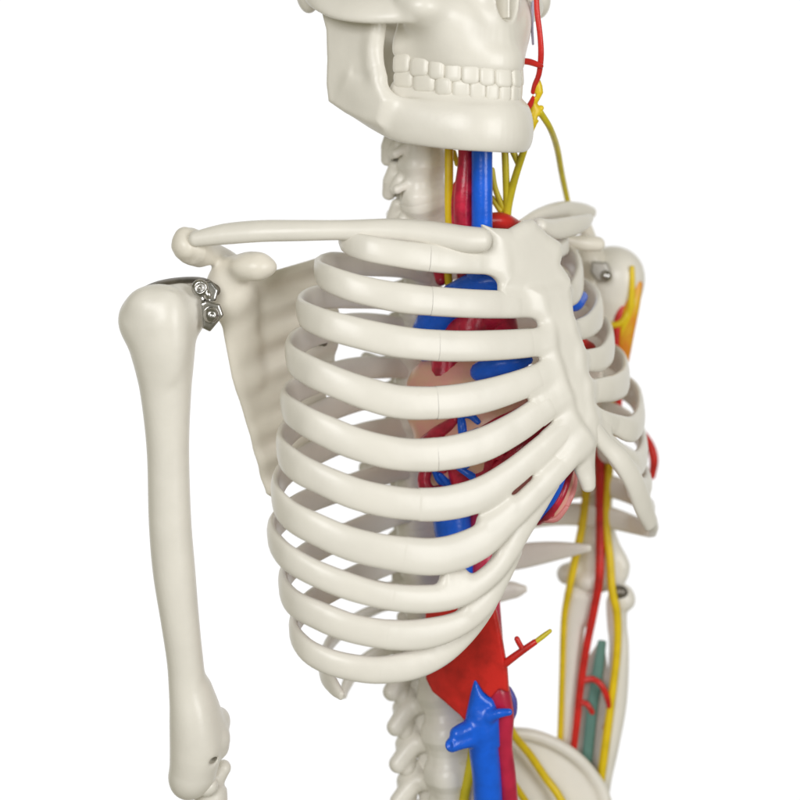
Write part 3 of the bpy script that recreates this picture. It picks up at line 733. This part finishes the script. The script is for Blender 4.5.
tube('gullet', [(438,345,122,6),(436,400,126,6),(440,450,128,6)], ROSE, heart)

# abdominal part: red diaphragm leg, blue vena cava, crimson aorta
dp = Sdf(1.4)
dp.plate([(424,606,92),(440,590,90),(492,590,78),(499,612,76),(504,640,74),(508,668,72),(509,692,70),(500,688,72),(492,697,74),(484,690,76),(477,679,78),(473,702,78),(469,724,80),(462,712,88),(448,698,98),(435,688,104),(428,676,106),(424,640,98)], 5, 3, k=3, soft=2.5,
         bend=lambda X: 13*np.cos((X[..., 0]-72)/42)-7)
lab(dp.build('diaphragm_leg', RED, root), 'flat red muscle sheet with pointed lower edges')
vc = Sdf(1.3)
vc.path([(475,681,76,3),(478,700,76,9),(481,722,76,14.5),(484,750,78,15),(487,780,80,14.5),(489,830,84,14.5)], k=4)
vc.plate([(475,677,76),(466,716,74),(468,745,76),(500,745,76),(499,712,72),(494,700,72),(484,692,74)], 8, 3, k=4, soft=7)
vc.path([(478,726,74,8),(467,729,68,8),(457,734,64,7.5)], k=5); vc.path([(470,738,70,9),(461,742,64,7),(452,745,60,7)], k=4)
vc.ell((449,746,52), (4.2,4.6,5), k=1.5, sub=True)
vc.path([(490,716,66,6),(500,713,62,4.5),(509,712,62,3.5)], k=5)
vc.build('vena_cava', BLUE, root)
ao = Sdf(1.3)
ao.path([(498,662,84,5),(498,690,82,12),(504,715,80,10),(503,745,82,9.5),(507,775,84,9),(511,830,90,9)], k=4)
ao.build('abdominal_artery', plastic('cherry_paint', (.60, .02, .07), .3, var=.15), root)
tube('vein_twig', [(508,690,92,4),(512,700,92,5),(512,712,92,5),(508,722,92,4)], plastic('violet_blue_paint', (.10, .10, .45), .35), root)
at = tube('artery_branch', [(502,666,70,4),(511,659,66,3.8),(522,651,64,3.4),(535,642,62,3)], RED, root)
tube('artery_twig', [(523,650,64,2.6),(519,643,64,2.8),(517,639,64,2.8)], RED, at)
tube('nerve_twig', [(534,643,62,2.4),(542,637,62,2.6),(550,631,62,2)], OLIVE, at)

# hip
hp = Sdf(2.0)
hp.plate([(488,745,200),(512,728,205),(532,733,210),(555,742,216),(575,755,220),(592,773,222),(604,798,220),(612,860,205),(540,900,180),(480,880,170)], 5, 4, k=5,
         bend=lambda X: -8*np.cos((X[..., 0]-150)/60))
hp.path([(508,733,200,6,6),(532,735,206,6,6),(556,744,212,6,6),(577,758,216,6,6),(593,776,218,6,6),(605,800,216,7,6),(612,850,205,8,6)], k=5)
hp.build('hip_bone', BONE, root)
tube('hip_nerve', [(503,712,150,4),(514,735,170,4),(530,755,186,4),(545,777,192,4),(560,798,190,4),(580,840,185,4)], YEL, root)
tube('hip_nerve', [(505,770,160,3.5),(516,787,170,3.5),(530,808,175,3.5)], YEL, root)
tube('hip_nerve', [(474,745,110,5),(470,770,108,5),(464,800,106,5),(460,840,106,5)], OLIVE, root)

# ------------------------------------------------------------------ far arm
fh = Sdf(1.7)
fh.ell((612,284,262), (31,38,30), k=10); fh.ell((622,275,255), (21,24,24), k=10)
fh.path([(608,300,262,26),(604,330,262,20),(604,370,265,15),(602,430,268,14),(599,480,268,14),(597,520,268,16),(597,550,266,20),(598,572,264,20)], k=6)
fh.path([(598,520,266,10),(612,548,262,9),(620,566,260,10),(616,578,260,10)], k=6)
fh.ell((566,574,262), (9,10,10), k=6); fh.path([(566,574,262,7),(585,560,262,8)], k=5)
fh.ell((590,580,258), (18,12,16), k=5)
fh.build('upper_arm_bone', BONE, root)
ff = Sdf(1.7)
ff.path([(577,596,258,13),(573,625,256,12),(570,680,254,10.5),(568,740,254,9),(566,800,254,9),(566,850,254,8)], k=4)
ff.path([(588,598,256,12),(582,615,256,11)], k=5)
ff.build('forearm_bone', BONE, root)
ff = Sdf(1.7)
ff.path([(622,596,256,12),(617,603,256,11),(617,625,256,10),(619,650,255,10),(616,700,254,11),(608,745,254,11),(601,790,254,9),(598,850,254,9)], k=4)
ff.ell((623,600,254), (12,11,12), k=4)
ff.build('forearm_bone', BONE, root)
ms = Sdf(1.6)
ms.plate([(600,640,258),(604,640,258),(612,700,258),(602,760,258),(594,800,258),(570,800,258),(576,720,258),(586,660,258)], 3, 2, k=2)
ms.build('forearm_membrane', plastic('pale_membrane_paint', (.62, .58, .54), .5), root)
tube('membrane_stripe', [(602,642,250,4.5),(598,670,250,5.5),(592,710,250,5.5),(588,750,250,5.5),(582,805,250,5.5)], TEAL, root, flat=.4, N=(0,-1,0))
ra = tube('arm_artery', [(590,430,250,5),(599,460,246,4.8),(600,500,246,4.5),(600,540,242,4.5),(599,580,236,4.3),(594,610,238,4.2),(586,650,238,4),(580,690,238,3.8),(576,730,238,3.6),(568,790,238,3.6),(564,840,238,3.4)], RED, root)
tube('artery_twig', [(581,681,238,3),(593,679,236,3),(602,686,234,3),(608,700,236,3.2),(610,712,238,3.2),(605,728,240,2.6)], RED, ra)
tube('artery_twig', [(579,702,238,2.8),(587,704,236,2.8),(592,712,236,2.8)], RED, ra)
tube('arm_nerve', [(612,380,246,4.5),(611,440,246,4.5),(608,480,246,4.4),(606,520,244,4.3),(610,560,238,4.2),(612,590,234,4.2),(617,615,236,4.2),(617,650,238,4),(612,695,238,4),(606,740,238,4.4),(598,800,238,4.2)], YEL, root)
tube('arm_nerve', [(590,440,250,4),(587,480,248,4),(583,520,246,4),(575,560,244,4),(569,590,242,3.6),(564,620,244,3.2),(562,680,244,3),(560,740,244,3),(557,800,244,3)], YEL, root)
tube('arm_nerve', [(608,326,236,3.2),(622,322,232,3.6),(632,305,232,4),(637,286,236,3)], YEL, root)
tube('arm_nerve', [(632,268,226,2.6),(632,285,226,3),(630,310,230,3.4),(622,335,236,4),(622,372,240,3.4)], YEL, root)
sh = Sdf(1.5)
sh.path([(638,284,236,5,4),(632,305,234,8,5),(626,330,236,9,5),(622,360,240,7,5),(616,385,244,5,4)], N=(0,-1,0), k=4)
sh.build('nerve_sheath', ORANGE, root)
tube('arm_artery', [(626,288,238,4),(620,312,236,4.4),(616,340,236,4.2),(618,380,240,4),(618,420,246,4)], RED, root)
tube('arm_artery', [(640,430,280,4),(650,445,285,4.5),(654,460,285,4.5),(652,476,285,3.5)], RED, root)
bk = Sdf(1.0)
bk.plate([(592,261,222),(607,262,216),(611,270,215),(607,283,215),(597,282,218),(590,272,222)], 4, 2.5, k=2, soft=3)
BRUSH = plastic('brushed_steel', (.50, .48, .44), .45, .5, var=.1); BRUSH.node_tree.nodes['Principled BSDF'].inputs['Metallic'].default_value = .7
b2 = bk.build('shoulder_bracket_or_shade', BRUSH, root)
s1 = Sdf(.9); s1.ell((606,276,211), (6,6,5.5), k=1); s1.build('screw', METAL, b2)
bk = Sdf(1.1); bk.ell((620,592,244), (8,6.5,6), k=2); bk.build('elbow_screw', DARKM, root)
